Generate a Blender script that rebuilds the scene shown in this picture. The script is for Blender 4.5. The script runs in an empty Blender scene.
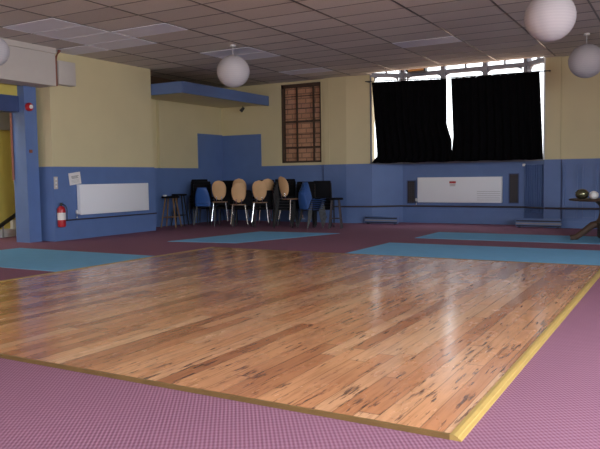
import bpy, bmesh, math, random
from mathutils import Vector, Matrix
random.seed(7)
C = bpy.context.scene.collection
PI = math.pi

# ---------------------------------------------------------------- camera
FPX, PITCH, ROLL, YAW, H = 682.68, .0704, -.01403, -.5174, 1.2
cy, sy = math.cos(YAW), math.sin(YAW); cp, sp = math.cos(PITCH), math.sin(PITCH)
fwd = Vector((sy*cp, cy*cp, -sp)); rt = Vector((cy, -sy, 0)); up = rt.cross(fwd)
r2 = rt*math.cos(ROLL)+up*math.sin(ROLL); u2 = -rt*math.sin(ROLL)+up*math.cos(ROLL)
cd = bpy.data.cameras.new('camera'); cam = bpy.data.objects.new('camera', cd); C.objects.link(cam)
cam.matrix_world = Matrix(((r2.x, u2.x, -fwd.x, 0), (r2.y, u2.y, -fwd.y, 0), (r2.z, u2.z, -fwd.z, H), (0, 0, 0, 1)))
cd.sensor_fit = 'HORIZONTAL'; cd.sensor_width = 36; cd.lens = FPX/600*36; cd.clip_end = 200
bpy.context.scene.camera = cam

# ---------------------------------------------------------------- light and exposure
w = bpy.data.worlds.new('world'); bpy.context.scene.world = w; w.use_nodes = True
_nt = w.node_tree; _tc = _nt.nodes.new('ShaderNodeTexCoord'); _sp = _nt.nodes.new('ShaderNodeSeparateXYZ'); _cr = _nt.nodes.new('ShaderNodeValToRGB')
_nt.links.new(_tc.outputs['Generated'], _sp.inputs[0]); _nt.links.new(_sp.outputs[2], _cr.inputs[0])     # pale overcast sky over a sunlit warm street
_cr.color_ramp.elements[0].position = 0.0; _cr.color_ramp.elements[0].color = (.95, .66, .5, 1)
_cr.color_ramp.elements[1].position = .03; _cr.color_ramp.elements[1].color = (.92, .96, 1, 1)
_nt.links.new(_cr.outputs[0], _nt.nodes['Background'].inputs[0])
_nt.nodes['Background'].inputs[1].default_value = 3.8
vs = bpy.context.scene.view_settings
vs.view_transform = 'Standard'; vs.look = 'None'; vs.gamma = 1; vs.use_curve_mapping = False
vs.exposure = 0.0

def area(name, loc, rot, sx, sy_, power, col):
    l = bpy.data.lights.new(name, 'AREA'); l.shape = 'RECTANGLE'; l.size = sx; l.size_y = sy_
    l.energy = power; l.color = col
    o = bpy.data.objects.new(name, l); C.objects.link(o); o.location = loc; o.rotation_euler = rot
    return o
DAY = (.86, .93, 1)
for k, yy in enumerate((-.6, 2.8, 6.2)):     # daylight falling through the three windows of the right wall
    area('window_daylight', (4.25, yy, 2.2), (0, math.radians(48), 0), 2.2, 1.8, (680, 470, 90)[k], DAY)
for k, xx in enumerate((-8.5, -4.5, -.5)):    # daylight falling through the three windows behind the camera
    area('window_daylight', (xx, -2.95, 2.2), (math.radians(58), 0, 0), 1.8, 2.2, (4, 10, 30)[k], DAY)
area('lobby_fill', (-11.9, 7.6, 3.2), (0, 0, 0), .9, 1.6, 22, (1, .97, .88))  # added light that brightens the stair lobby

# ---------------------------------------------------------------- materials
def mat(name, col, rough=.6, metal=0, spec=.5, var=0, vscale=6, bump=0, bscale=40):
    m = bpy.data.materials.new(name); m.use_nodes = True; nt = m.node_tree; b = nt.nodes['Principled BSDF']
    b.inputs['Roughness'].default_value = rough; b.inputs['Metallic'].default_value = metal
    b.inputs['Specular IOR Level'].default_value = spec
    c = (*col, 1)
    b.inputs['Base Color'].default_value = c
    tc = nt.nodes.new('ShaderNodeTexCoord')
    if var:
        n = nt.nodes.new('ShaderNodeTexNoise'); n.inputs['Scale'].default_value = vscale; n.inputs['Detail'].default_value = 5
        nt.links.new(tc.outputs['Object'], n.inputs['Vector'])
        r = nt.nodes.new('ShaderNodeMix'); r.data_type = 'RGBA'
        r.inputs[6].default_value = (*[v*(1-var) for v in col], 1); r.inputs[7].default_value = (*[min(1, v*(1+var)) for v in col], 1)
        nt.links.new(n.outputs['Fac'], r.inputs[0]); nt.links.new(r.outputs[2], b.inputs['Base Color'])
    if bump:
        n2 = nt.nodes.new('ShaderNodeTexNoise'); n2.inputs['Scale'].default_value = bscale
        nt.links.new(tc.outputs['Object'], n2.inputs['Vector'])
        bp = nt.nodes.new('ShaderNodeBump'); bp.inputs['Strength'].default_value = bump; bp.inputs['Distance'].default_value = .01
        nt.links.new(n2.outputs['Fac'], bp.inputs['Height']); nt.links.new(bp.outputs['Normal'], b.inputs['Normal'])
    return m
class N:                                       # small node helper
    def __init__(s, m): s.nt = m.node_tree; s.b = s.nt.nodes['Principled BSDF']
    def new(s, t, **k):
        n = s.nt.nodes.new('ShaderNode'+t)
        for a, v in k.items(): setattr(n, a, v)
        return n
    def link(s, a, b): s.nt.links.new(a, b)
    def math(s, op, a, b=None):
        n = s.new('Math', operation=op)
        for i, v in enumerate((a, b)):
            if v is None: continue
            if isinstance(v, (int, float)): n.inputs[i].default_value = v
            else: s.link(v, n.inputs[i])
        return n.outputs[0]
    def mix(s, f, a, b, bt='MIX'):
        n = s.new('Mix', data_type='RGBA', blend_type=bt)
        for i, v in ((0, f), (6, a), (7, b)):
            if isinstance(v, (int, float)): n.inputs[i].default_value = v
            elif isinstance(v, tuple): n.inputs[i].default_value = (*v, 1)
            else: s.link(v, n.inputs[i])
        return n.outputs[2]
    def noise(s, vec, scale, detail=3, rough=.5):
        n = s.new('TexNoise'); n.inputs['Scale'].default_value = scale; n.inputs['Detail'].default_value = detail
        n.inputs['Roughness'].default_value = rough
        s.link(vec, n.inputs['Vector']); return n.outputs['Fac']
    def ramp(s, f, *stops):
        n = s.new('ValToRGB'); e = n.color_ramp.elements
        while len(e) < len(stops): e.new(.5)
        for i, (p, c) in enumerate(stops): e[i].position = p; e[i].color = (*c, 1) if isinstance(c, tuple) else (c, c, c, 1)
        s.link(f, n.inputs[0]); return n.outputs[0]
    def mapping(s, vec, scale=(1, 1, 1), rot=(0, 0, 0), loc=(0, 0, 0)):
        n = s.new('Mapping'); n.inputs['Scale'].default_value = scale; n.inputs['Rotation'].default_value = rot
        n.inputs['Location'].default_value = loc; s.link(vec, n.inputs['Vector']); return n.outputs[0]

M = {}
M['cream'] = mat('cream_wall_paint', (.68, .60, .36), .55, var=.06, vscale=1.5, bump=.05)
M['blue'] = mat('blue_dado_paint', (.12, .20, .43), .42, var=.10, vscale=3, bump=.06, bscale=20)
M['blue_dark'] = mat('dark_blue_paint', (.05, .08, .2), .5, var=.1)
M['white'] = mat('white_gloss_paint', (.78, .79, .80), .4, var=.04, vscale=2)
M['rad'] = mat('white_enamel', (.88, .90, .95), .35)
M['offwhite'] = mat('off_white_paint', (.58, .54, .50), .6, var=.05)
M['yellow'] = mat('yellow_wall_paint', (.62, .52, .13), .6, var=.06)
M['black'] = mat('black_metal', (.012, .012, .014), .4)
M['blackfab'] = mat('black_fabric', (.010, .010, .012), .95, spec=.1, var=.3, vscale=30, bump=.3, bscale=200)
M['curtain'] = mat('black_curtain_cloth', (.004, .004, .005), .98, spec=.05, var=.3, vscale=10)
M['chrome'] = mat('chrome', (.85, .86, .88), .18, metal=1)
M['pipe'] = mat('dark_pipe_paint', (.05, .04, .05), .5)
M['redbrown'] = mat('red_brown_paint', (.24, .08, .05), .5)
M['red'] = mat('red_paint', (.45, .02, .03), .3)
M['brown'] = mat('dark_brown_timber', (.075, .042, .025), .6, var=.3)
M['legwood'] = mat('light_brown_timber', (.22, .13, .06), .5, var=.2)
M['tan'] = mat('tan_plywood', (.66, .40, .20), .45, var=.12, vscale=5)
M['seatwood'] = mat('brown_plywood', (.25, .13, .06), .45, var=.15, vscale=5)
M['plastic'] = mat('blue_plastic', (.03, .10, .33), .4)
M['gold'] = mat('golden_varnished_edging', (.42, .29, .09), .38, var=.12, vscale=8)
M['edge'] = mat('dark_wood_edge', (.20, .12, .04), .5, var=.3, vscale=8)
M['mat'] = mat('blue_carpet_tile', (.20, .50, .80), .95, spec=.15, var=.08, vscale=4, bump=.3, bscale=150)
M['panel'] = mat('grey_light_panel', (.86, .86, .95), .5, var=.04)
M['paper'] = mat('white_paper', (.8, .78, .76), .8)
M['grey'] = mat('grey_paint', (.30, .30, .31), .5)
M['orange'] = mat('orange_timber', (.55, .26, .07), .6, var=.1)
M['frame'] = mat('window_frame_paint', (.16, .17, .22), .5)
M['olive'] = mat('olive_metal', (.20, .20, .12), .2, metal=.8)

def carpet():
    m = mat('mauve_carpet', (.2, .1, .14), .95, spec=.15); n = N(m)
    tc = n.new('TexCoord').outputs['Object']
    a = n.mapping(tc, rot=(0, 0, math.radians(-35)))
    s = n.new('SeparateXYZ'); n.link(a, s.inputs[0])
    X = n.math('SINE', n.math('MULTIPLY', s.outputs[0], 2*PI/.020))
    Yv = n.math('SINE', n.math('MULTIPLY', s.outputs[1], 2*PI/.036))
    d = n.math('MULTIPLY', n.math('ADD', n.math('ADD', X, n.math('MULTIPLY', Yv, .6)), 1.6), .31)
    base = n.ramp(n.noise(tc, .8, 5), (.3, (.185, .070, .115)), (.7, (.225, .090, .140)))
    dot = n.mix(d, base, (.34, .185, .265))
    fl = n.ramp(n.noise(tc, 55, 2), (.70, 0.0), (.76, 1.0))
    c = n.mix(n.math('MULTIPLY', fl, .25), dot, (.5, .38, .42))
    n.link(c, n.b.inputs['Base Color'])
    bp = n.new('Bump'); bp.inputs['Strength'].default_value = .4; bp.inputs['Distance'].default_value = .004
    n.link(d, bp.inputs['Height']); n.link(bp.outputs[0], n.b.inputs['Normal'])
    return m
M['carpet'] = carpet()

def planks():
    m = mat('worn_pine_boards', (.5, .3, .15), .3, spec=.5); n = N(m)
    tc = n.new('TexCoord').outputs['Object']
    PW = .115
    s = n.new('SeparateXYZ'); n.link(tc, s.inputs[0])
    xi = n.math('DIVIDE', s.outputs[0], PW); row = n.math('FLOOR', xi); fx = n.math('FRACT', xi)
    wn = n.new('TexWhiteNoise', noise_dimensions='1D'); n.link(row, wn.inputs['W'])
    yo = n.math('ADD', n.math('DIVIDE', s.outputs[1], 1.9), n.math('MULTIPLY', wn.outputs['Value'], 7.3))
    col = n.math('FLOOR', yo); fy = n.math('FRACT', yo)
    cell = n.new('CombineXYZ'); n.link(row, cell.inputs[0]); n.link(col, cell.inputs[1])
    w2 = n.new('TexWhiteNoise', noise_dimensions='3D'); n.link(cell.outputs[0], w2.inputs['Vector'])
    tone = n.ramp(w2.outputs['Value'], (0, (.47, .20, .09)), (.3, (.64, .295, .135)), (.65, (.75, .385, .185)), (1, (.82, .50, .28)))
    # grain, offset per plank
    off = n.new('VectorMath', operation='MULTIPLY_ADD'); n.link(cell.outputs[0], off.inputs[0]); off.inputs[1].default_value = (3.1, 5.7, 0); n.link(tc, off.inputs[2])
    g1 = n.noise(n.mapping(off.outputs[0], scale=(34, 2.2, 1)), 1.0, 6, .6)
    grain = n.ramp(g1, (.3, (.62, .55, .48)), (.55, (1, 1, 1)), (.8, (1.0, .95, .9)))
    c = n.mix(.75, tone, grain, 'MULTIPLY')
    # worn dark marks elongated along the boards
    g2 = n.noise(n.mapping(off.outputs[0], scale=(30, 3.2, 1)), 1.0, 4, .62)
    g3 = n.noise(tc, .9, 3)
    st = n.ramp(n.math('ADD', g2, n.math('MULTIPLY', n.math('SUBTRACT', g3, .5), .35)), (.595, 0.0), (.665, .85))
    c = n.mix(st, c, (.12, .055, .04))
    # broad reddish worn areas
    g4 = n.noise(n.mapping(tc, scale=(1.6, .7, 1)), 1.0, 4)
    c = n.mix(n.ramp(g4, (.52, 0.0), (.68, .35)), c, (.34, .14, .075))
    # joints
    e = n.math('MINIMUM', fx, n.math('SUBTRACT', 1, fx)); j1 = n.ramp(e, (.012, .55), (.035, 0.0))
    e2 = n.math('MINIMUM', fy, n.math('SUBTRACT', 1, fy)); j2 = n.ramp(e2, (.001, .6), (.004, 0.0))
    c = n.mix(n.math('MAXIMUM', j1, j2), c, (.07, .035, .02))
    n.link(c, n.b.inputs['Base Color']); n.b.inputs['Coat Weight'].default_value = .6; n.b.inputs['Coat Roughness'].default_value = .16
    rg = n.ramp(n.noise(n.mapping(tc, scale=(3, 1, 1)), 2, 4), (.3, .17), (.7, .32))
    n.link(rg, n.b.inputs['Roughness'])
    bp = n.new('Bump'); bp.inputs['Strength'].default_value = .12; bp.inputs['Distance'].default_value = .004
    n.link(g1, bp.inputs['Height']); n.link(bp.outputs[0], n.b.inputs['Normal'])
    return m
M['planks'] = planks()

GX0, GY0 = -1.32, 8.6                          # one crossing of the ceiling grid; tiles are 1.2 x 0.6 m
def ceiling_mat():
    m = mat('ceiling_tiles', (.4, .35, .3), .9, spec=.2); n = N(m)
    tc = n.new('TexCoord').outputs['Object']
    s = n.new('SeparateXYZ'); n.link(tc, s.inputs[0])
    ix = n.math('FLOOR', n.math('DIVIDE', n.math('SUBTRACT', s.outputs[0], GX0), 1.2))
    iy = n.math('FLOOR', n.math('DIVIDE', n.math('SUBTRACT', s.outputs[1], GY0), .6))
    cell = n.new('CombineXYZ'); n.link(ix, cell.inputs[0]); n.link(iy, cell.inputs[1])
    w2 = n.new('TexWhiteNoise', noise_dimensions='3D'); n.link(cell.outputs[0], w2.inputs['Vector'])
    c = n.ramp(w2.outputs['Value'], (0, (.63, .575, .52)), (1, (.74, .68, .62)))
    c = n.mix(.5, c, n.ramp(n.noise(tc, 60, 3), (.35, (.8, .8, .8)), (.6, (1, 1, 1))), 'MULTIPLY')
    n.link(c, n.b.inputs['Base Color'])
    return m
M['ceil'] = ceiling_mat()
M['tbar'] = mat('ceiling_tee_bar', (.085, .07, .06), .32, spec=.6)

def brick():
    m = mat('orange_brick', (.4, .2, .1), .9); n = N(m)
    tc = n.new('TexCoord').outputs['Object']
    s = n.new('SeparateXYZ'); n.link(tc, s.inputs[0]); cv = n.new('CombineXYZ'); n.link(s.outputs[0], cv.inputs[0]); n.link(s.outputs[2], cv.inputs[1])
    b = n.new('TexBrick'); n.link(cv.outputs[0], b.inputs['Vector'])
    b.inputs['Color1'].default_value = (.85, .46, .28, 1); b.inputs['Color2'].default_value = (.74, .38, .23, 1); b.inputs['Mortar'].default_value = (.42, .22, .14, 1)
    b.inputs['Scale'].default_value = 1; b.inputs['Brick Width'].default_value = .28; b.inputs['Row Height'].default_value = .13; b.inputs['Mortar Size'].default_value = .014
    n.link(b.outputs['Color'], n.b.inputs['Base Color']); return m
M['brick'] = brick()

def glass():
    m = bpy.data.materials.new('window_glass'); m.use_nodes = True; nt = m.node_tree; nt.nodes.remove(nt.nodes['Principled BSDF'])
    t = nt.nodes.new('ShaderNodeBsdfTransparent'); t.inputs[0].default_value = (.96, .97, .97, 1)
    g = nt.nodes.new('ShaderNodeBsdfGlossy'); g.inputs['Roughness'].default_value = .03
    f = nt.nodes.new('ShaderNodeLayerWeight'); f.inputs[0].default_value = .12; x = nt.nodes.new('ShaderNodeMixShader')
    nt.links.new(f.outputs['Facing'], x.inputs[0]); nt.links.new(t.outputs[0], x.inputs[1]); nt.links.new(g.outputs[0], x.inputs[2])
    nt.links.new(x.outputs[0], nt.nodes['Material Output'].inputs[0]); return m
M['glass'] = glass()

def paper_lantern():
    m = mat('white_paper_lantern', (.74, .70, .72), .8, spec=.2); n = N(m)
    tc = n.new('TexCoord').outputs['Object']
    s = n.new('SeparateXYZ'); n.link(tc, s.inputs[0])
    wv = n.math('SINE', n.math('MULTIPLY', s.outputs[2], 2*PI/.035))
    c = n.mix(n.math('MULTIPLY', n.math('ADD', wv, 1), .5), (.56, .55, .59), (.60, .59, .62))
    n.link(c, n.b.inputs['Base Color']); return m
M['lantern'] = paper_lantern()

# ---------------------------------------------------------------- mesh helpers
def box(bm, x0, x1, y0, y1, z0, z1, bev=0):
    b = bmesh.new() if bev else bm
    v = [b.verts.new((x, y, z)) for z in (z0, z1) for x, y in ((x0, y0), (x1, y0), (x1, y1), (x0, y1))]
    for f in ((3, 2, 1, 0), (4, 5, 6, 7), (0, 1, 5, 4), (1, 2, 6, 5), (2, 3, 7, 6), (3, 0, 4, 7)): b.faces.new([v[i] for i in f])
    if bev:
        bmesh.ops.bevel(b, geom=list(b.edges), offset=bev, segments=2, affect='EDGES', profile=.5)
        merge(bm, b)
def merge(bm, b):
    mp = {}
    for v in b.verts: mp[v] = bm.verts.new(v.co)
    for f in b.faces:
        try: bm.faces.new([mp[v] for v in f.verts])
        except ValueError: pass
    b.free()
def prism(bm, pts, z0, z1):                    # pts counter-clockwise in plan
    a = [bm.verts.new((x, y, z0)) for x, y in pts]; b = [bm.verts.new((x, y, z1)) for x, y in pts]
    bm.faces.new(a[::-1]); bm.faces.new(b)
    for i in range(len(pts)):
        j = (i+1) % len(pts); bm.faces.new((a[i], a[j], b[j], b[i]))
def tube(bm, pts, r, n=8, r1=None):
    pts = [Vector(p) for p in pts]; rings = []
    for i, p in enumerate(pts):
        d = (pts[min(i+1, len(pts)-1)]-pts[max(i-1, 0)]).normalized()
        a = d.cross(Vector((0, 0, 1)) if abs(d.z) < .9 else Vector((1, 0, 0))).normalized(); b = d.cross(a)
        rr = r if r1 is None else r+(r1-r)*i/(len(pts)-1)
        rings.append([bm.verts.new(p+(a*math.cos(2*PI*k/n)+b*math.sin(2*PI*k/n))*rr) for k in range(n)])
    for q in range(len(rings)-1):
        for k in range(n): bm.faces.new((rings[q][k], rings[q][(k+1) % n], rings[q+1][(k+1) % n], rings[q+1][k]))
    bm.faces.new(rings[0][::-1]); bm.faces.new(rings[-1])
def lathe(bm, prof, n=24, cx=0, cy_=0):        # prof: (radius, z) from bottom to top
    rings = []
    for r, z in prof: rings.append([bm.verts.new((cx+max(r, 1e-4)*math.cos(2*PI*k/n), cy_+max(r, 1e-4)*math.sin(2*PI*k/n), z)) for k in range(n)])
    for q in range(len(rings)-1):
        for k in range(n): bm.faces.new((rings[q][k], rings[q][(k+1) % n], rings[q+1][(k+1) % n], rings[q+1][k]))
    bm.faces.new(rings[0][::-1]); bm.faces.new(rings[-1])
def arc(p0, p1, p2, n=6):                      # quadratic bend
    p0, p1, p2 = map(Vector, (p0, p1, p2))
    return [p0*(1-t)**2+p1*2*t*(1-t)+p2*t*t for t in [i/n for i in range(n+1)]]
def BM(): return bmesh.new()
def obj(name, bm, m, parent=None, smooth=False, loc=None):
    me = bpy.data.meshes.new(name); bmesh.ops.recalc_face_normals(bm, faces=bm.faces)
    bm.to_mesh(me); bm.free(); me.materials.append(M[m] if isinstance(m, str) else m)
    if smooth:
        me.shade_smooth()
        try: me.set_sharp_from_angle(angle=math.radians(40))
        except Exception: pass
    o = bpy.data.objects.new(name, me); C.objects.link(o)
    if parent: o.parent = parent
    if loc: o.location = loc
    return o
def struct(name, bm, m, parent=None):
    o = obj(name, bm, m, parent)
    if not parent: o['kind'] = 'structure'
    return o
def thing(name, label, cat, loc=(0, 0, 0), rz=0, group=None):
    o = bpy.data.objects.new(name, None); C.objects.link(o); o.empty_display_size = .2
    o.location = loc; o.rotation_euler = (0, 0, rz); return tag(o, label, cat, group)
def tag(o, label, cat, group=None):
    o['label'] = label; o['category'] = cat
    if group: o['group'] = group
    return o
def dup(root, loc, rz, label=None, group=None):
    r = root.copy(); C.objects.link(r); r.location = loc; r.rotation_euler = (0, 0, rz)
    if label: r['label'] = label
    if group: r['group'] = group
    for ch in root.children:
        c = ch.copy(); C.objects.link(c); c.parent = r
        for g in ch.children:
            d = g.copy(); C.objects.link(d); d.parent = c
    return r
def bx(name, m, *a, bev=0, parent=None):
    b = BM(); box(b, *a, bev=bev); return obj(name, b, m, parent, smooth=bool(bev))
def sbx(name, m, *a, parent=None):
    b = BM(); box(b, *a); return struct(name, b, m, parent)

# ---------------------------------------------------------------- room shell
ZC, Y0, Y1 = 3.68, 15.7, 16.3                  # ceiling, back wall, bay window plane
BX0, BX1 = -6.88, -2.74                        # bay opening
CX0, CX1 = -6.27, -3.29                        # bay's middle light
XL, XR = -10.71, -11.42                        # left wall, its recessed length
DZ, DB = 1.455, 1.49                           # dado height left / back
sbx('floor', 'carpet', -13.2, 4.4, -3.2, 16.6, -.12, 0)

b = BM(); box(b, -13.0, 4.4, -3.2, 15.5, ZC, ZC+.05); box(b, -13, BX0, 15.5, Y0+.1, ZC, ZC+.05); box(b, BX1, 4.4, 15.5, Y0+.1, ZC, ZC+.05)
ceil = struct('ceiling', b, 'ceil')
b = BM()
for k in range(-4, 9):
    x = GX0-1.2*k
    if -11.3 < x < 4.2: box(b, x-.014, x+.014, -3.0, 15.49, ZC-.006, ZC+.01)
for k in range(-19, 12):
    y = GY0+.6*k; box(b, -11.3, 4.2, y-.008, y+.008, ZC-.004, ZC+.01)
obj('ceiling_grid', b, 'tbar', ceil)

# left wall (radiator stretch), then recessed stretch
b = BM(); box(b, -11.62, XL, 9.17, 12.03, 0, ZC)
wl = struct('wall_left', b, 'cream')
b = BM(); box(b, -11.60, XL+.02, 9.15, 12.05, 0, DZ); box(b, XL+.02, XL+.028, 9.16, 12.04, DZ-.05, DZ)
for z in (.32, .62, .92, 1.2): box(b, XL+.02, XL+.024, 9.17, 12.03, z, z+.006)
struct('dado_left', b, 'blue')['kind'] = 'structure'
sbx('wall_recess', 'cream', XR-.2, XR, 12.03, Y0+.2, 0, ZC)
b = BM(); box(b, XR, XR+.02, 12.05, Y0, 0, DZ)
box(b, XR, XR+.02, 14.6, Y0-.001, DZ, 2.38)
box(b, XR+.02, XR+.028, 12.05, 14.6, DZ-.04, DZ)
struct('dado_recess', b, 'blue')
b = BM(); box(b, XR, XR+.09, 12.99, 13.15, DZ, 3.1)
struct('trim_1', b, 'cream')                   # slim pilaster
sbx('trim_2', 'brown', XR, XR+.03, 12.05, Y0, 3.36, ZC)  # dark board added to deepen the shaded void above the canopy
# back wall left part with the small window opening
WX0, WX1, WZ0, WZ1 = -9.47, -8.27, 1.56, 3.62
b = BM()
box(b, XR-.2, WX0, Y0, Y0+.25, 0, ZC); box(b, WX1, -8.14, Y0, Y0+.25, 0, ZC)
box(b, WX0, WX1, Y0, Y0+.25, 0, WZ0); box(b, WX0, WX1, Y0, Y0+.25, WZ1, ZC)
prism(b, [(-8.14, Y0-.07), (-7.52, Y0-.07), (BX0, Y0+.08), (BX0, Y0+.25), (-8.14, Y0+.25)], 0, ZC+.8)
box(b, -8.02, -7.99, Y0-.082, Y0-.07, DB, ZC)
struct('wall_back', b, 'cream')
b = BM()
box(b, XR+.02, -8.16, Y0-.02, Y0, 0, DB-.0); box(b, -11.40, -10.11, Y0-.02, Y0, DB, 2.36)
prism(b, [(-8.16, Y0-.09), (-7.52, Y0-.09), (BX0, Y0+.06), (BX0, Y0+.2), (-8.16, Y0+.2)], 0, DB)
box(b, -8.16, -7.52, Y0-.105, Y0-.09, DB-.05, DB)
struct('dado_back', b, 'blue')
# right part of back wall
b = BM()
box(b, BX1, -2.42, Y0-.05, Y0+.25, 0, ZC+.8); box(b, -2.42, 4.4, Y0, Y0+.25, 0, ZC)
box(b, -2.42, -2.40, Y0-.01, Y0, DB, ZC)
struct('wall_back_right', b, 'cream')
b = BM()
box(b, BX1-.01, -2.40, Y0-.07, Y0-.05, 0, DB); box(b, -2.40, 4.2, Y0-.02, Y0, 0, DB)
x = -2.36
while x < 4.1:                                 # framed panels
    box(b, x, x+.035, Y0-.065, Y0-.02, .2, DB-.12); box(b, x+.26, x+.295, Y0-.065, Y0-.02, .2, DB-.12)
    box(b, x+.035, x+.26, Y0-.05, Y0-.02, DB-.155, DB-.12); box(b, x+.035, x+.26, Y0-.05, Y0-.02, .2, .24)
    x += .37
box(b, -2.40, 4.2, Y0-.045, Y0-.02, DB-.05, DB); box(b, -2.4, 4.2, Y0-.04, Y0-.02, 0, .14)
struct('dado_right', b, 'blue')
# thin dark blue strips put the shadow of the pilaster joints into the colour
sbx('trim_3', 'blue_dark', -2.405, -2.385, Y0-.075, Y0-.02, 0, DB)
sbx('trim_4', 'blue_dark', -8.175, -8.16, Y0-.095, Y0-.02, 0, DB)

# bay
bay = [((BX0, Y0+.06), (CX0, Y1)), ((CX0, Y1), (CX1, Y1)), ((CX1, Y1), (BX1, Y0+.06))]
ZB = 4.45
def bay_window(idx, p, q, mull, minor, dado):
    p = Vector((*p, 0)); q = Vector((*q, 0)); L = (q-p).length; ang = math.atan2((q-p).y, (q-p).x)
    T = Matrix.Translation(p) @ Matrix.Rotation(ang, 4, 'Z')      # local x along the wall, -y into the room
    def fin(name, bm, m, parent=None, st=True):
        bmesh.ops.transform(bm, matrix=T, verts=bm.verts); o = obj(name, bm, m, parent, loc=None)
        if not parent: o['kind'] = 'structure'
        return o
    b = BM(); box(b, 0, L, 0, .2, 0, DB-.02); 
    if idx == 3:
        k = .06
        while k < L-.04: box(b, k, k+.03, -.04, 0, .3, DB-.1); k += .085
    if idx == 2:
        box(b, .0, L, -.02, 0, .30, .34); box(b, .0, L, -.02, 0, DB-.18, DB-.15)
    fin('dado_bay', b, dado)
    fr = BM(); box(fr, -.03, .05 if idx > 1 else .0, 0, .12, DB-.02, ZB); box(fr, L-.05, L+.03, 0, .12, DB-.02, ZB)
    box(fr, 0, L, -.02, .16, DB-.02, DB+.04); box(fr, 0, L, .01, .11, 3.63, 3.73); box(fr, 0, L, 0, .12, ZB-.08, ZB)
    for x in mull: box(fr, x-.05, x+.05, -.01, .12, DB, ZB)
    for x in minor: box(fr, x-.018, x+.018, .02, .09, 3.73, ZB)
    xs = [0.05]+list(mull)+[L-.05]             # rounded shoulders under the transom
    for a, c in zip(xs, xs[1:]):
        for s, x in ((1, a+.05), (-1, c-.05)):
            pts = [(x, 3.63), (x+s*.14, 3.63)]+[(x+s*(.14-.14*math.sin(t)), 3.63-.09*(1-math.cos(t))) for t in (.4, .8, 1.2, PI/2)]
            f0 = [fr.verts.new((u, .03, z)) for u, z in pts]; f1 = [fr.verts.new((u, .09, z)) for u, z in pts]
            fr.faces.new(f0); fr.faces.new(f1[::-1])
            for i in range(len(pts)): fr.faces.new((f0[i], f0[(i+1) % len(pts)], f1[(i+1) % len(pts)], f1[i]))
    wo = fin('window_%d' % idx, fr, 'frame')
    g = BM(); box(g, .02, L-.02, .055, .060, DB, ZB-.05); fin('window_pane', g, 'glass', wo)
LA = math.hypot(CX0-BX0, Y1-Y0-.06)
bay_window(1, *bay[0], [], [LA/2], 'blue')
bay_window(2, *bay[1], [1.03, 2.05], [.55, 1.58, 2.5], 'blue')
bay_window(3, *bay[2], [], [LA/2], 'blue')
b = BM(); prism(b, [(BX0-.2, 15.45), (BX1+.2, 15.45), (BX1+.2, Y0+.2), (CX1+.1, Y1+.2), (CX0-.1, Y1+.2), (BX0-.2, Y0+.2)], ZB, ZB+.1)
struct('ceiling_bay', b, 'offwhite')
sbx('trim_5', 'offwhite', BX0-.2, BX1+.2, 15.40, 15.45, ZC+.05, ZB+.1)
b = BM(); box(b, BX1-.035, BX1, Y0-.05, Y0+.06, DB, ZB)
struct('trim_6', b, 'white')

# small bricked-up window
b = BM()
box(b, WX0, WX0+.07, Y0+.03, Y0+.12, WZ0, WZ1); box(b, WX1-.05, WX1, Y0+.03, Y0+.12, WZ0, WZ1)
box(b, WX0, WX1, Y0+.03, Y0+.12, WZ1-.09, WZ1); box(b, WX0, WX1, Y0+.03, Y0+.12, WZ0, WZ0+.05)
for x, wd in ((-9.02, .03), (-8.52, .035)): box(b, x-wd/2, x+wd/2, Y0+.05, Y0+.1, WZ0, WZ1)
for z, wd in ((1.96, .05), (2.64, .05)): box(b, WX0, WX1, Y0+.045, Y0+.105, z-wd/2, z+wd/2)
for z in (2.3, 2.98, 3.3): box(b, WX0, WX1, Y0+.055, Y0+.09, z-.008, z+.008)
w4 = struct('window_4', b, 'brown')
bx('window_pane', 'glass', WX0+.02, WX1-.02, Y0+.07, Y0+.075, WZ0+.02, WZ1-.02, parent=w4)
sbx('trim_7', 'brick', WX0-.1, WX1+.1, Y0+.2, Y0+.3, WZ0-.1, WZ1+.05)

# left opening: column, lintel, wall above, stair lobby
sbx('column', 'blue', -11.35, -10.97, 8.78, 9.06, 0, 3.0)
sbx('wall_left_upper', 'yellow', -11.35, -11.15, 4.6, 8.78, 2.80, ZC)
sbx('trim_8', 'blue_dark', -11.37, -11.12, 4.6, 8.78, 2.50, 2.80)
sbx('wall_left_front', 'cream', -11.2, -10.95, -3.2, 4.6, 0, ZC)
sbx('wall_lobby', 'yellow', -13.0, -12.8, 3.0, 12.0, 0, ZC)
b = BM(); box(b, -12.8, -12.74, 8.9, 10.9, 2.28, 2.75); struct('trim_9', b, 'grey')
b = BM(); box(b, -12.8, -11.4, 12.0, 12.1, 0, ZC); struct('wall_lobby_end', b, 'cream')
sbx('wall_right_segment', 'cream', 4.2, 4.4, 8, Y0+.2, 0, ZC)
b = BM()                                       # right wall with three window openings
ys = [-3.2, -1.5, .3, 1.9, 3.7, 5.3, 7.1, 8]
for i in range(0, 7, 2): box(b, 4.3, 4.4, ys[i], ys[i+1], 0, ZC)
for i in (1, 3, 5): box(b, 4.3, 4.4, ys[i], ys[i+1], 0, 1.1); box(b, 4.3, 4.4, ys[i], ys[i+1], 3.3, ZC)
struct('wall_right', b, 'cream')
b = BM(); xs = [-11, -9.4, -7.6, -5.4, -3.6, -1.4, .4, 4.3]
for i in range(0, 7, 2): box(b, xs[i], xs[i+1], -3.2, -3.0, 0, ZC)
for i in (1, 3, 5): box(b, xs[i], xs[i+1], -3.2, -3.0, 0, 1.1); box(b, xs[i], xs[i+1], -3.2, -3.0, 3.3, ZC)
struct('wall_rear', b, 'brown')  # unseen wall, coloured dark so that less light bounces back into the hall

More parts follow.
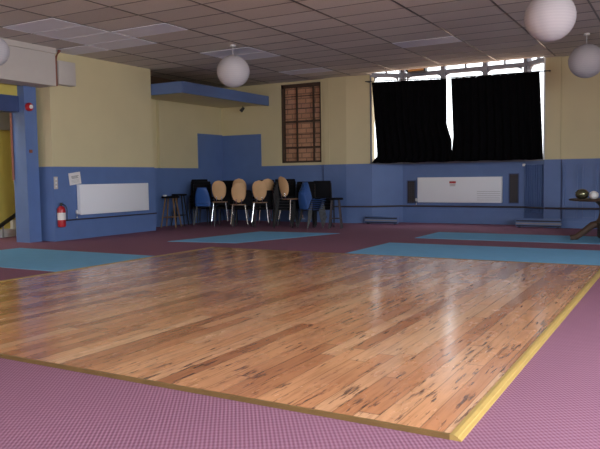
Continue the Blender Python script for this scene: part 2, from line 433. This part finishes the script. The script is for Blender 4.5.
# ---------------------------------------------------------------- dance floor
DX0, DX1, DY0, DY1, DH = -7.02, -.86, 2.95, 9.30, .022
t = thing('dance_floor', 'worn orange-brown pine board dance floor with golden edging laid on the mauve carpet', 'dance floor', ((DX0+DX1)/2, (DY0+DY1)/2, 0))
hw, hd = (DX1-DX0)/2, (DY1-DY0)/2
bx('boards', 'planks', -hw+.07, hw-.055, -hd+.018, hd-.05, 0, DH, parent=t)
def ramp_strip(pts, m):                        # cross-section swept straight
    return
b = BM()
sec = [(-.055, 0), (0, 0), (0, .005), (-.015, .012), (-.017, .018), (-.035, .025), (-.055, .025)]
a0 = [b.verts.new((hw+u, -hd, z)) for u, z in sec]; a1 = [b.verts.new((hw+u, hd, z)) for u, z in sec]
b.faces.new(a0); b.faces.new(a1[::-1])
for i in range(len(sec)): b.faces.new((a0[i], a0[(i+1) % 7], a1[(i+1) % 7], a1[i]))
o = obj('edge_strip', b, 'gold', t); o['label'] = 'golden varnished edging strip'
b = BM(); box(b, -hw, hw-.055, -hd, -hd+.018, 0, .024); o = obj('edge_strip', b, 'edge', t)
o = bx('edge_strip', 'gold', -hw, -hw+.07, -hd+.018, hd, 0, .025, parent=t)
o = bx('edge_strip', 'edge', -hw+.07, hw-.055, hd-.05, hd, 0, .025, parent=t)

# ---------------------------------------------------------------- blue carpet pieces
def floor_mat(pts, label, k):
    cx = sum(p[0] for p in pts)/4; cyy = sum(p[1] for p in pts)/4
    b = BM(); prism(b, [(x-cx, y-cyy) for x, y in pts], 0, .004)
    tag(obj('carpet_rectangle', b, 'mat', loc=(cx, cyy, 0)), label, 'rug', 'blue carpet rectangles around the dance floor')
floor_mat([(-10.3, 6.12), (-7.03, 6.12), (-7.03, 8.02), (-10.3, 8.02)], 'blue carpet rectangle in front of the blue column, left of the dance floor', 1)
floor_mat([(-8.58, 9.98), (-7.15, 10.2), (-6.30, 12.75), (-8.18, 12.6)], 'blue carpet rectangle in front of the stacked chairs', 2)
floor_mat([(-4.6, 9.32), (1.2, 9.32), (1.2, 11.3), (-4.6, 11.3)], 'pale blue carpet rectangle touching the far edge of the dance floor', 3)
floor_mat([(-4.5, 12.3), (1.2, 12.3), (1.2, 13.75), (-4.5, 13.75)], 'blue carpet rectangle under the side table, farther from the dance floor', 4)

# ---------------------------------------------------------------- beam, canopy
t = thing('bulkhead_beam', 'long white box beam above the blue column at the left', 'beam', (-10.75, 7, 2.98))
bx('beam_body', 'offwhite', -.25, .25, -4, 2.15, 0, .60, parent=t)
bx('cornice', 'offwhite', -.25, .29, -4, 2.15, .60, .70, parent=t)
o = bx('duct_box', 'offwhite', -10.705, -10.52, 9.24, 9.66, 3.03, 3.48, bev=.01)
tag(o, 'white square boxing at the end of the beam, on the cream wall', 'boxing')
b = BM(); tube(b, [(-10.56, 9.195, 2.99), (-10.56, 9.195, 3.50), (-10.50, 9.26, ZC-.01)], .035); tube(b, [(-10.56, 9.195, 3.5), (-10.62, 9.12, ZC-.01)], .02)
tag(obj('vertical_pipe', b, 'redbrown', smooth=True), 'red-brown vertical pipe between the white beam and the boxing', 'pipe')
t = thing('canopy', 'blue box canopy hanging under the ceiling in the far left corner', 'canopy', (-10.63, 13.85, 3.10))
bx('fascia', 'blue', .75, .80, -1.78, 1.83, 0, .25, parent=t)
bx('fascia', 'blue', -.77, .75, -1.78, -1.73, 0, .25, parent=t)
bx('soffit', 'cream', -.77, .75, -1.73, 1.83, .03, .06, parent=t)
t = thing('spotlight', 'small black spotlight under the end of the blue canopy', 'lamp', (-10.45, 15.35, 3.13))
b = BM(); tube(b, [(0, 0, -.03), (0, 0, -.09)], .012); obj('stem', b, 'black', t)
b = BM(); tube(b, [(.03, 0, -.07), (-.04, -.05, -.17)], .035, 12, .05); obj('lamp_head', b, 'black', t, True)

# ---------------------------------------------------------------- ceiling light panels
panels = [(-9.72, 7.4, 'pale grey ceiling panel nearest the camera in the group over the left wall'),
 (-9.72, 8.0, 'pale grey ceiling panel, second from the camera in the row over the left wall'),
 (-9.72, 8.6, 'pale grey ceiling panel, third from the camera in the row over the left wall'),
 (-9.72, 9.2, 'pale grey ceiling panel, farthest in the row over the left wall'),
 (-8.52, 8.6, 'pale grey ceiling panel standing alone, right of the left row'),
 (-10.92, 9.2, 'pale grey ceiling panel right above the white boxing'),
 (-8.52, 11.0, 'pale grey ceiling panel above the far left paper globe'),
 (-8.52, 11.6, 'pale grey ceiling panel just behind the far left paper globe'),
 (-4.92, 12.2, 'pale grey ceiling panel in front of the black curtains'),
 (-8.52, 14.0, 'pale grey ceiling panel in front of the bricked-up window')]
for x, y, lab in panels:
    t = thing('ceiling_light', lab, 'ceiling light', (x+.6, y+.3, ZC-.012), 0, 'pale ceiling light panels')
    bx('diffuser', 'panel', -.575, .575, -.275, .275, .002, .008, parent=t)
    b = BM()
    for q in ((-.585, .585, -.285, -.275), (-.585, .585, .275, .285), (-.585, -.575, -.275, .275), (.575, .585, -.275, .275)): box(b, *q, 0, .0115)
    bmesh.ops.remove_doubles(b, verts=b.verts, dist=1e-5); obj('frame', b, 'panel', t)

# ---------------------------------------------------------------- paper globes
def globe(px, py, pz, D, lab):
    t = thing('paper_lantern', lab, 'lantern', (px, py, pz), 0, 'white paper globe lanterns')
    b = BM(); R = D/2
    n = 28; prof = []
    for i in range(n+1):
        a = -PI/2+.16+(PI-.32)*i/n; prof.append(((R+.004*(i % 2))*math.cos(a), (R*.98)*math.sin(a)))
    lathe(b, prof, 36); obj('shade', b, 'lantern', t, True)
    zt = ZC-pz
    b = BM(); tube(b, [(0, 0, R*.9), (0, 0, zt)], .006, 6); obj('cord', b, 'white', t)
    b = BM(); lathe(b, [(.06, zt-.035), (.05, zt-.01), (.045, zt)], 16); obj('ceiling_rose', b, 'white', t, True)
globe(-1.545, 9.08, 3.135, .61, 'large white paper globe lantern nearest, at the top right')
globe(-1.64, 13.35, 3.19, .61, 'white paper globe lantern by the right edge, over the side table')
globe(-7.50, 10.72, 3.187, .61, 'white paper globe lantern in front of the blue canopy')
globe(-9.8, 7.29, 3.286, .50, 'white paper globe lantern at the far left, in front of the white beam')

# ---------------------------------------------------------------- radiators
def radiator(lab, loc, rz, W, z0, z1, D=.09):
    t = thing('radiator', lab, 'radiator', loc, rz)
    bx('front_panel', 'rad', -W/2, W/2, -D-.02, -D+.005, z0, z1, bev=.006, parent=t)
    b = BM(); box(b, -W/2+.01, W/2-.01, -D+.005, -.03, z0+.02, z1-.02); obj('fin_pack', b, 'rad', t)
    for q in (-W/2, W/2-.012): bx('side_panel', 'rad', q, q+.012, -D+.005, -.025, z0+.01, z1, parent=t)
    b = BM(); k = -W/2+.02
    while k < W/2-.02: box(b, k, k+.012, -D+.006, -.03, z1-.019, z1-.004); k += .028
    obj('top_grille', b, 'rad', t)
    for s in (-1, 1):
        b = BM(); box(b, s*(W/2-.15)-.02, s*(W/2-.15)+.02, -.031, .0, z0+.08, z1-.08); obj('bracket', b, 'rad', t)
    b = BM(); tube(b, [(-W/2+.01, -.06, z0+.05), (-W/2-.05, -.06, z0+.05), (-W/2-.05, -.06, z0-.06)], .014); lathe(b, [(.022, z0+.03), (.026, z0+.06), (.02, z0+.1)], 12, -W/2-.05, -.06)
    obj('valve', b, 'white', t, True)
    return t
radiator('white panel radiator on the left blue wall beside the fire extinguisher', (XL+.02, 10.71, 0), PI/2, 2.0, .49, 1.10)
r = radiator('white panel radiator under the black curtains with a red sticker', (-4.81, Y1-.02, 0), 0, 2.06, .515, 1.13)
b = BM(); box(b, -.22, -.06, -.1125, -.11, .98, 1.03); o = obj('sticker', b, 'red', r); o['label'] = 'small red sticker'
b = BM()
for i in range(3): box(b, -.21, -.07, -.1118, -.11, .955-.02*i, .962-.02*i)
obj('printed_note', b, 'redbrown', r)
b = BM()
for i in range(5): box(b, .45, 1.0, -.1118, -.11, .58+.05*i, .586+.05*i)
obj('louvre_lines', b, 'grey', r)
def pipe(lab, *pts, r=.024):
    b = BM(); tube(b, pts, r, 10); 
    tag(obj('heating_pipe', b, 'pipe', smooth=True), lab, 'pipe')
pipe('dark heating pipe under the radiator on the left wall', (XL+.05, 9.4, .40), (XL+.05, 12.04, .40), r=.014)
pipe('dark heating pipe along the wall between the chairs and the bay', (-8.1, Y0-.125, .42), (-7.5, Y0-.125, .42), (BX0, Y0+.03, .42), (CX0+.0, Y1-.05, .42), (-4.8, Y1-.05, .42), (CX1, Y1-.05, .42), (BX1, Y0-.0, .42), r=.021)
pipe('dark heating pipe along the blue panelling at the right', (-2.73, Y0-.105, .43), (4.1, Y0-.105, .43), r=.021)

def low_heater(x0, x1, lab):
    t = thing('skirting_heater', lab, 'heater', ((x0+x1)/2, Y0-.12, 0)); hwid = (x1-x0)/2
    bx('casing', 'blue', -hwid, hwid, -.05, .03, .02, .20, bev=.004, parent=t)
    bx('air_slot', 'black', -hwid+.01, hwid-.01, -.056, -.05, .135, .165, parent=t)
    bx('air_slot', 'black', -hwid+.01, hwid-.01, -.054, -.05, .03, .055, parent=t)
    bx('front_rail', 'grey', -hwid, hwid, -.06, -.05, .075, .11, parent=t)
    bx('foot', 'black', -hwid+.05, -hwid+.1, -.04, .02, 0, .021, parent=t); bx('foot', 'black', hwid-.1, hwid-.05, -.04, .02, 0, .021, parent=t)
low_heater(-6.98, -6.12, 'low blue skirting heater at the left foot of the bay')
low_heater(-3.32, -2.36, 'low blue skirting heater at the right foot of the bay')

def grille(x, z0, z1, lab):
    t = thing('wall_grille', lab, 'grille', (x, Y1-.02, z0)); W, Hh = .115, z1-z0
    bx('backing', 'black', -W, W, .0, .02, 0, Hh, parent=t)
    b = BM()
    box(b, -W, -W+.02, -.012, 0, 0, Hh); box(b, W-.02, W, -.012, 0, 0, Hh); box(b, -W+.02, W-.02, -.012, 0, 0, .02); box(b, -W+.02, W-.02, -.012, 0, Hh-.02, Hh)
    obj('frame', b, 'blue_dark', t)
    b = BM(); z = .05
    while z < Hh-.04:
        box(b, -W+.02, W-.02, -.008, 0, z, z+.018); z += .05
    for xx in (-.05, -.006, .04): box(b, xx, xx+.012, -.010, -.002, .02, Hh-.02)
    obj('lattice', b, 'pipe', t)
grille(-6.04, .48, 1.06, 'dark ornamental wall grille left of the radiator in the bay')
grille(-3.53, .50, 1.20, 'dark ornamental wall grille right of the radiator in the bay')

# ---------------------------------------------------------------- curtains
def curtain(xa, xb, edge_a, edge_b, ztop, lab, puff=None):
    """edge_*: (x shift at the top, x shift at the foot)"""
    b = BM(); n, mz = 90, 24; V = []
    for j in range(mz+1):
        tz = j/mz; row = []
        for i in range(n+1):
            u = i/n
            l = xa+edge_a(tz); r = xb+edge_b(tz); x = l+(r-l)*u
            amp = .012+.028*tz
            y = amp*math.sin(u*2*PI*11+.6*math.sin(tz*3))+.012*math.sin(u*2*PI*23+1.3)
            zb = 1.495+.007*math.sin(u*2*PI*3+.5)
            z = ztop(u)-(ztop(u)-zb)*tz
            if puff and tz > .9 and u < .1: y -= .06*(tz-.9)*10*(1-u*10)
            row.append(b.verts.new((x, y-.0, z)))
        V.append(row)
    for j in range(mz):
        for i in range(n): b.faces.new((V[j][i], V[j][i+1], V[j+1][i+1], V[j+1][i]))
    o = obj('curtain_cloth', b, 'curtain', None, True)
    md = o.modifiers.new('thickness', 'SOLIDIFY'); md.thickness = .006
    return o
YC = Y0-.14
t = thing('blackout_curtain', 'left black blackout curtain hanging across the bay window', 'curtain', (0, YC, 0), 0, 'black curtains')
c = curtain(-6.82, -4.86, lambda z: .03+.13*min(z/.9, 1)-.13*max(0, z-.92)/.08, lambda z: -.05+.12*min(1, max(0, (z-.55)/.2)), lambda u: 3.47-.07*u, '', True); c.parent = t
b = BM(); tube(b, [(-6.96, 0, 3.50), (-4.80, 0, 3.415)], .012); obj('curtain_rod', b, 'black', t)
for x, z in ((-6.93, 3.50), (-4.9, 3.42)):
    b = BM(); box(b, x-.01, x+.01, 0, .22 if x < -6 else .012, z-.012, z+.012); obj('bracket', b, 'black', t)
t = thing('blackout_curtain', 'right black blackout curtain hanging across the bay window', 'curtain', (0, YC, 0), 0, 'black curtains')
c = curtain(-4.80, -2.80, lambda z: -.01+.05*min(1, z/.7)-.05*max(0, z-.7)/.3, lambda z: -.05+.09*z, lambda u: 3.40-.02*u, ''); c.parent = t
b = BM(); tube(b, [(-4.84, 0, 3.415), (-2.62, 0, 3.385)], .012); obj('curtain_rod', b, 'black', t)
b = BM(); box(b, -2.66, -2.64, 0, .1, 3.375, 3.4); obj('bracket', b, 'black', t)
# boxes on the transom
t = thing('shelf_box', 'small orange-brown box on the window transom above the left curtain', 'box', (-5.86, Y1-.10, 3.735))
bx('box_body', 'orange', -.20, .20, -.07, .07, 0, .12, bev=.004, parent=t)
bx('end_bracket', 'black', -.26, -.20, -.08, .08, 0, .15, parent=t); bx('end_bracket', 'black', .20, .25, -.08, .08, 0, .17, parent=t)
bx('mount', 'black', -.24, .24, -.05, .11, -.02, 0, parent=t)
tag(bx('sensor', 'white', -3.34, -3.27, Y1-.03, Y1+.0, 1.36, 1.42, bev=.006), 'small white box on the dado under the right curtain', 'sensor')

# ---------------------------------------------------------------- things on the left wall and column
def extinguisher():
    t = thing('fire_extinguisher', 'red fire extinguisher hanging low on the left blue wall', 'fire extinguisher', (XL+.115, 9.24, .28))
    b = BM(); lathe(b, [(.06, 0), (.075, .01), (.078, .03), (.078, .33), (.07, .37), (.045, .40), (.025, .41)], 24); obj('cylinder', b, 'red', t, True)
    b = BM(); lathe(b, [(.0788, .14), (.0788, .28)], 24); o = obj('label_band', b, 'paper', t, True)
    b = BM(); box(b, -.008, .055, -.0075, .0075, .46, .475); box(b, -.008, .055, -.0075, .0075, .44, .45); obj('handle', b, 'black', t)
    b = BM(); lathe(b, [(.02, .41), (.022, .43), (.018, .47)], 12); obj('valve', b, 'black', t, True)
    b = BM(); tube(b, arc((.015, 0, .44), (.11, .05, .44), (.10, .05, .30), 8)+[(.09, .05, .12)], .009); obj('hose', b, 'black', t, True)
    b = BM(); box(b, -.095, -.07, -.03, .03, .2, .36); obj('wall_bracket', b, 'black', t)
extinguisher()
t = thing('light_switch', 'narrow cream switch plate above the fire extinguisher', 'switch', (XL+.02, 9.21, 1.02))
bx('plate', 'offwhite', 0, .012, -.045, .045, 0, .24, bev=.003, parent=t)
for z in (.05, .12, .19): bx('rocker', 'white', .012, .018, -.015, .015, z-.018, z+.018, parent=t)
t = thing('notice', 'white paper notice pinned askew above the left radiator', 'notice', (XL+.035, 9.68, 1.22)); t.rotation_euler = (math.radians(7), 0, 0)
bx('sheet', 'paper', -.002, .001, -.15, .15, -.12, .12, parent=t)
b = BM()
for i, (a, c) in enumerate(((-.09, .10), (-.085, .075), (-.08, .09))): box(b, .001, .002, a, c, .055-.02*i-.012, .055-.02*i)
for i in range(3): box(b, .001, .002, -.1, .1, -.03-.025*i, -.026-.025*i)
obj('lettering', b, 'grey', t)
t = thing('fire_alarm', 'round red fire alarm sounder high on the blue column', 'alarm', (-10.97, 8.87, 2.59)); t.rotation_euler = (0, PI/2, 0)
b = BM(); lathe(b, [(.07, 0), (.08, .01), (.08, .05), (.06, .075), (.03, .08)], 20); obj('sounder', b, 'red', t, True)
b = BM(); lathe(b, [(.04, .078), (.038, .095), (.02, .1)], 16); obj('strobe', b, 'paper', t, True)
tag(bx('call_point', 'redbrown', -10.97, -10.945, 8.85, 8.91, 1.72, 1.78, bev=.004), 'small red-brown box halfway up the blue column', 'box')
b = BM(); tube(b, [(-11.33, 8.755, 1.2), (-11.33, 8.755, 2.49)], .022); tag(obj('red_conduit', b, 'redbrown', smooth=True), 'red vertical conduit beside the blue column', 'pipe')
# stair rail beyond the opening
t = thing('stair_rail', 'dark sloping stair handrail against the yellow lobby wall', 'handrail', (-12.5, 9.7, 0))
b = BM(); tube(b, [(0, -.85, -.0+.02), (0, .6, .80)], .045); obj('handrail', b, 'black', t, True)
for y in (-.35, 0, .35):
    b = BM(); tube(b, [(0, y, 0), (0, y, .02+(y+.85)*.538)], .018); obj('baluster', b, 'grey', t)
b = BM(); box(b, -12.79, -12.55, 9.0, 10.8, 0, .16); box(b, -12.79, -12.7, 9.75, 10.8, .16, .34); tag(obj('stair_string', b, 'white'), 'white stair base along the yellow lobby wall', 'stairs')

# ---------------------------------------------------------------- chairs
def oval_chair(name, lab):
    """front faces -y locally; back at +y"""
    t = thing(name, lab, 'chair')
    b = BM(); n = 24
    for rr, z in (): pass
    prof = []
    ring = [(.20*abs(math.cos(a))**.7*math.copysign(1, math.cos(a)), .19*abs(math.sin(a))**.7*math.copysign(1, math.sin(a))) for a in [2*PI*k/n for k in range(n)]]
    prism(b, ring, .455, .475); obj('seat', b, 'seatwood', t)
    b = BM(); nu, nv = 14, 18; V = []
    for j in range(nv+1):
        v = -1+2*j/nv; wv = .165*math.sqrt(max(.001, 1-abs(v)**2.4))*(1.02+.08*v)
        V.append([b.verts.new((wv*(-1+2*i/nu), .20+.05*v-.035*(wv/.165*(-1+2*i/nu))**2+.03, (.755)+.235*v)) for i in range(nu+1)])
    for j in range(nv):
        for i in range(nu): b.faces.new((V[j][i], V[j][i+1], V[j+1][i+1], V[j+1][i]))
    o = obj('backrest', b, 'tan', t, True); md = o.modifiers.new('thickness', 'SOLIDIFY'); md.thickness = .012
    for s in (-1, 1):
        for yy in (-1, 1):
            b = BM(); tube(b, [(s*.15, yy*.13, .445), (s*.20, yy*.20, 0)], .013); obj('leg', b, 'chrome', t, True)
    b = BM()
    for s in (-1, 1): tube(b, [(s*.15, -.13, .445), (s*.15, .13, .445)], .011)
    tube(b, [(-.15, 0, .445), (.15, 0, .445)], .011); obj('seat_frame', b, 'chrome', t, True)
    for s in (-1, 1):
        b = BM(); tube(b, arc((s*.07, .12, .447), (s*.07, .235, .447), (s*.06, .226, .60), 6), .010); obj('back_support', b, 'chrome', t, True)
    return t
def shell_chair(name, lab, seat_m, leg_m):
    t = thing(name, lab, 'chair')
    b = BM(); nu, nv = 10, 20; V = []
    for j in range(nv+1):                     # one-piece shell from seat front to the top of the back
        s = j/nv
        if s < .5: y = -.21+.40*s/.5; z = .44-.02*math.sin(PI*s/.5); wd = .21
        else:
            q = (s-.5)/.5; y = .19+.05*q+.02*math.sin(q*2); z = .44+.40*q; wd = .20*(1-.42*q**2.2)
        if .45 < s < .55: z += .012
        V.append([b.verts.new((wd*(-1+2*i/nu), y-(.03*(-1+2*i/nu)**2 if s > .5 else 0), z+(.015*(-1+2*i/nu)**2 if s < .5 else 0))) for i in range(nu+1)])
    for j in range(nv):
        for i in range(nu): b.faces.new((V[j][i], V[j][i+1], V[j+1][i+1], V[j+1][i]))
    o = obj('shell', b, seat_m, t, True); md = o.modifiers.new('thickness', 'SOLIDIFY'); md.thickness = .008
    for sx in (-1, 1):
        for yy in (-1, 1):
            b = BM(); tube(b, [(sx*.16, yy*.14, .41), (sx*.22, yy*.21, 0)], .011); obj('leg', b, leg_m, t, True)
    b = BM()
    for sx in (-1, 1): tube(b, [(sx*.16, -.14, .41), (sx*.16, .14, .41)], .010)
    tube(b, [(-.16, 0, .41), (.16, 0, .41)], .010); obj('seat_frame', b, leg_m, t, True)
    return t
def padded_chair(name, lab):
    t = thing(name, lab, 'chair')
    bx('seat', 'blackfab', -.21, .21, -.21, .19, .42, .475, bev=.02, parent=t)
    b = BM(); box(b, -.21, .21, .205, .255, .52, .88, bev=.02); obj('backrest', b, 'blackfab', t, True)
    for s in (-1, 1):
        b = BM(); tube(b, [(s*.225, -.19, 0), (s*.225, -.17, .42)], .012); obj('leg', b, 'black', t, True)
        b = BM(); tube(b, [(s*.225, .24, 0), (s*.225, .19, .43), (s*.215, .235, .82)], .012); obj('leg', b, 'black', t, True)
    b = BM()
    for s in (-1, 1): tube(b, [(s*.225, -.17, .415), (s*.225, .19, .43)], .010)
    tube(b, [(-.225, -.17, .415), (.225, -.17, .415)], .01); obj('seat_frame', b, 'black', t, True)
    return t
OV = oval_chair('cafe_chair', ''); SH = shell_chair('shell_chair', '', 'plastic', 'black'); PD = padded_chair('padded_chair', '')
used = {OV: 0, SH: 0, PD: 0}
def put(proto, x, y, z, rz, lab, group=None):
    rz = math.radians(rz)
    if not used[proto]:
        used[proto] = 1; proto.location = (x, y, z); proto.rotation_euler = (0, 0, rz); proto['label'] = lab
        if group: proto['group'] = group
        return proto
    return dup(proto, (x, y, z), rz, lab, group)
def stack(proto, n, x, y, rz, labf, group, pitch):
    fx, fy = math.sin(math.radians(rz)), -math.cos(math.radians(rz))     # facing direction
    names = ['lowest', 'second up', 'third up', 'fourth up', 'fifth up']
    for k in range(n):
        nm = 'topmost' if k == n-1 else names[k]
        put(proto, x+fx*.02*k, y+fy*.02*k, pitch*k, rz, labf % nm, group)
G = 'stacked chairs in front of the far wall'
put(PD, -9.97, 13.80, 0, 200, 'black padded chair carrying the first oval tan chair from the left', G)
put(OV, -9.98, 13.60, .14, 209, 'first oval-backed tan chair from the left, right of the blue shell pair', G)
put(PD, -9.40, 13.74, .0, 214, 'black padded chair carrying the front middle oval tan chair', G)
put(OV, -9.42, 13.58, .08, 216, 'oval-backed tan chair in front in the middle of the chairs', G)
put(OV, -9.76, 14.16, .18, 208, 'oval-backed tan chair half hidden behind the front middle tan chair', G)
put(PD, -9.74, 14.26, .0, 208, 'black padded chair carrying the half hidden tan chair', G)
put(PD, -8.86, 13.84, 0, 215, 'black padded chair carrying the third tan chair from the left', G)
put(OV, -8.87, 13.72, .13, 204, 'oval-backed tan chair left of the tall black stack', G)
put(OV, -8.86, 13.90, .17, 226, 'turned oval-backed tan chair just behind the one left of the tall black stack', G)
stack(PD, 5, -8.30, 13.80, 125, 'black padded chair in the stack under the single tilted tan chair, %s', G, .065)
put(OV, -8.06, 13.74, .215, 160, 'single turned tan oval-backed chair on top of the tall black stack', G)
stack(SH, 6, -7.58, 13.80, 150, 'blue shell chair in the stack right of the tall black stack, %s', G, .045)
stack(PD, 4, -7.50, 14.30, 35, 'black padded chair in the right end stack behind the blue shells, %s', G, .07)
put(SH, -10.46, 13.62, .05, 200, 'single blue shell chair left of the tan chairs, lower of its pair', G)
put(SH, -10.45, 13.59, .12, 200, 'single blue shell chair left of the tan chairs, upper of its pair', G)
stack(PD, 5, -11.02, 14.10, 30, 'black padded chair in the leftmost black stack, %s', G, .07)
stack(PD, 4, -10.75, 13.95, 205, 'black padded chair in the stack behind the blue shell pair, %s', G, .075)
stack(PD, 4, -10.45, 14.50, 20, 'black padded chair in the stack behind the first tan chair, %s', G, .08)
stack(PD, 4, -9.35, 14.60, 10, 'black padded chair in the stack behind the front middle tan chair, %s', G, .08)
stack(PD, 5, -8.60, 14.50, 205, 'black padded chair in the stack behind the tall black stack, %s', G, .065)
stack(PD, 4, -7.98, 14.35, 205, 'black padded chair in the stack between tall black and blue stacks, %s', G, .065)
tag(bx('cup', 'white', -11.05, -10.99, 14.02, 14.08, .755, .80, bev=.01), 'small white cup on the leftmost black stack', 'cup')

def stool(name, lab, x, y, z1, R, leg_m, top_m, spread):
    t = thing(name, lab, 'stool', (x, y, 0))
    b = BM(); lathe(b, [(R*.9, z1-.045), (R, z1-.035), (R, z1-.01), (R*.93, z1)], 28); obj('seat', b, top_m, t, True)
    for k in range(4):
        a = PI/4+k*PI/2+.35
        b = BM(); tube(b, [(math.cos(a)*R*.62, math.sin(a)*R*.62, z1-.045), (math.cos(a)*spread, math.sin(a)*spread, 0)], .02, 8, .016); obj('leg', b, leg_m, t, True)
    b = BM()
    f = .35; q = [(math.cos(PI/4+k*PI/2+.35)*(spread+(R*.62-spread)*f), math.sin(PI/4+k*PI/2+.35)*(spread+(R*.62-spread)*f), (z1-.045)*f) for k in range(5)]
    for k in range(4): tube(b, [q[k], q[(k+1)]], .009)
    obj('stretcher', b, leg_m, t, True)
    return t
stool('bar_stool', 'tall black-topped stool with brown wooden legs by the end of the left wall', -11.0, 12.95, .76, .22, 'legwood', 'blackfab', .27)
stool('bar_stool', 'tall black stool behind the brown-legged stool', -11.16, 13.48, .80, .19, 'black', 'blackfab', .24)
b = BM(); lathe(b, [(.04, 0), (.055, .02), (.05, .035), (.035, .03)], 20); tag(obj('ashtray', b, 'white', smooth=True, loc=(-11.12, 12.88, .76)), 'small white ashtray on the brown-legged stool', 'ashtray')
stool('low_stool', 'low black stool at the right end of the chairs', -7.0, 13.95, .70, .18, 'pipe', 'blackfab', .20)

# ---------------------------------------------------------------- side table at the right
TX, TY = -1.30, 13.0
t = thing('pedestal_table', 'dark round pedestal table with curved brown feet at the right edge', 'table', (TX, TY, 0))
b = BM(); lathe(b, [(.50, .70), (.55, .71), (.555, .725), (.54, .735)], 48); obj('tabletop', b, 'brown', t, True)
b = BM(); lathe(b, [(.05, .20), (.10, .24), (.12, .32), (.07, .40), (.045, .50), (.05, .60), (.12, .68), (.16, .70)], 24); obj('pedestal', b, 'brown', t, True)
for k in range(4):
    a = math.radians(190+90*k); d = Vector((math.cos(a), math.sin(a), 0))
    b = BM(); pts = [d*.04+Vector((0, 0, .30)), d*.16+Vector((0, 0, .27)), d*.30+Vector((0, 0, .15)), d*.42+Vector((0, 0, .055)), d*.52+Vector((0, 0, .042))]
    tube(b, pts, .07, 10, .045)
    obj('foot', b, 'brown', t, True)
b = BM(); lathe(b, [(.05, 0), (.09, .02), (.115, .07), (.11, .12), (.07, .16), (.02, .175)], 24)
o = tag(obj('round_pot', b, 'olive', smooth=True, loc=(TX-.33, TY-.05, .735)), 'round olive metal pot on the pedestal table', 'pot')
b = BM(); lathe(b, [(.03, 0), (.06, .015), (.08, .06), (.075, .1), (.04, .13), (.01, .14)], 24)
tag(obj('white_ball', b, 'white', smooth=True, loc=(TX-.13, TY-.12, .735)), 'white round ornament on the pedestal table', 'ornament')
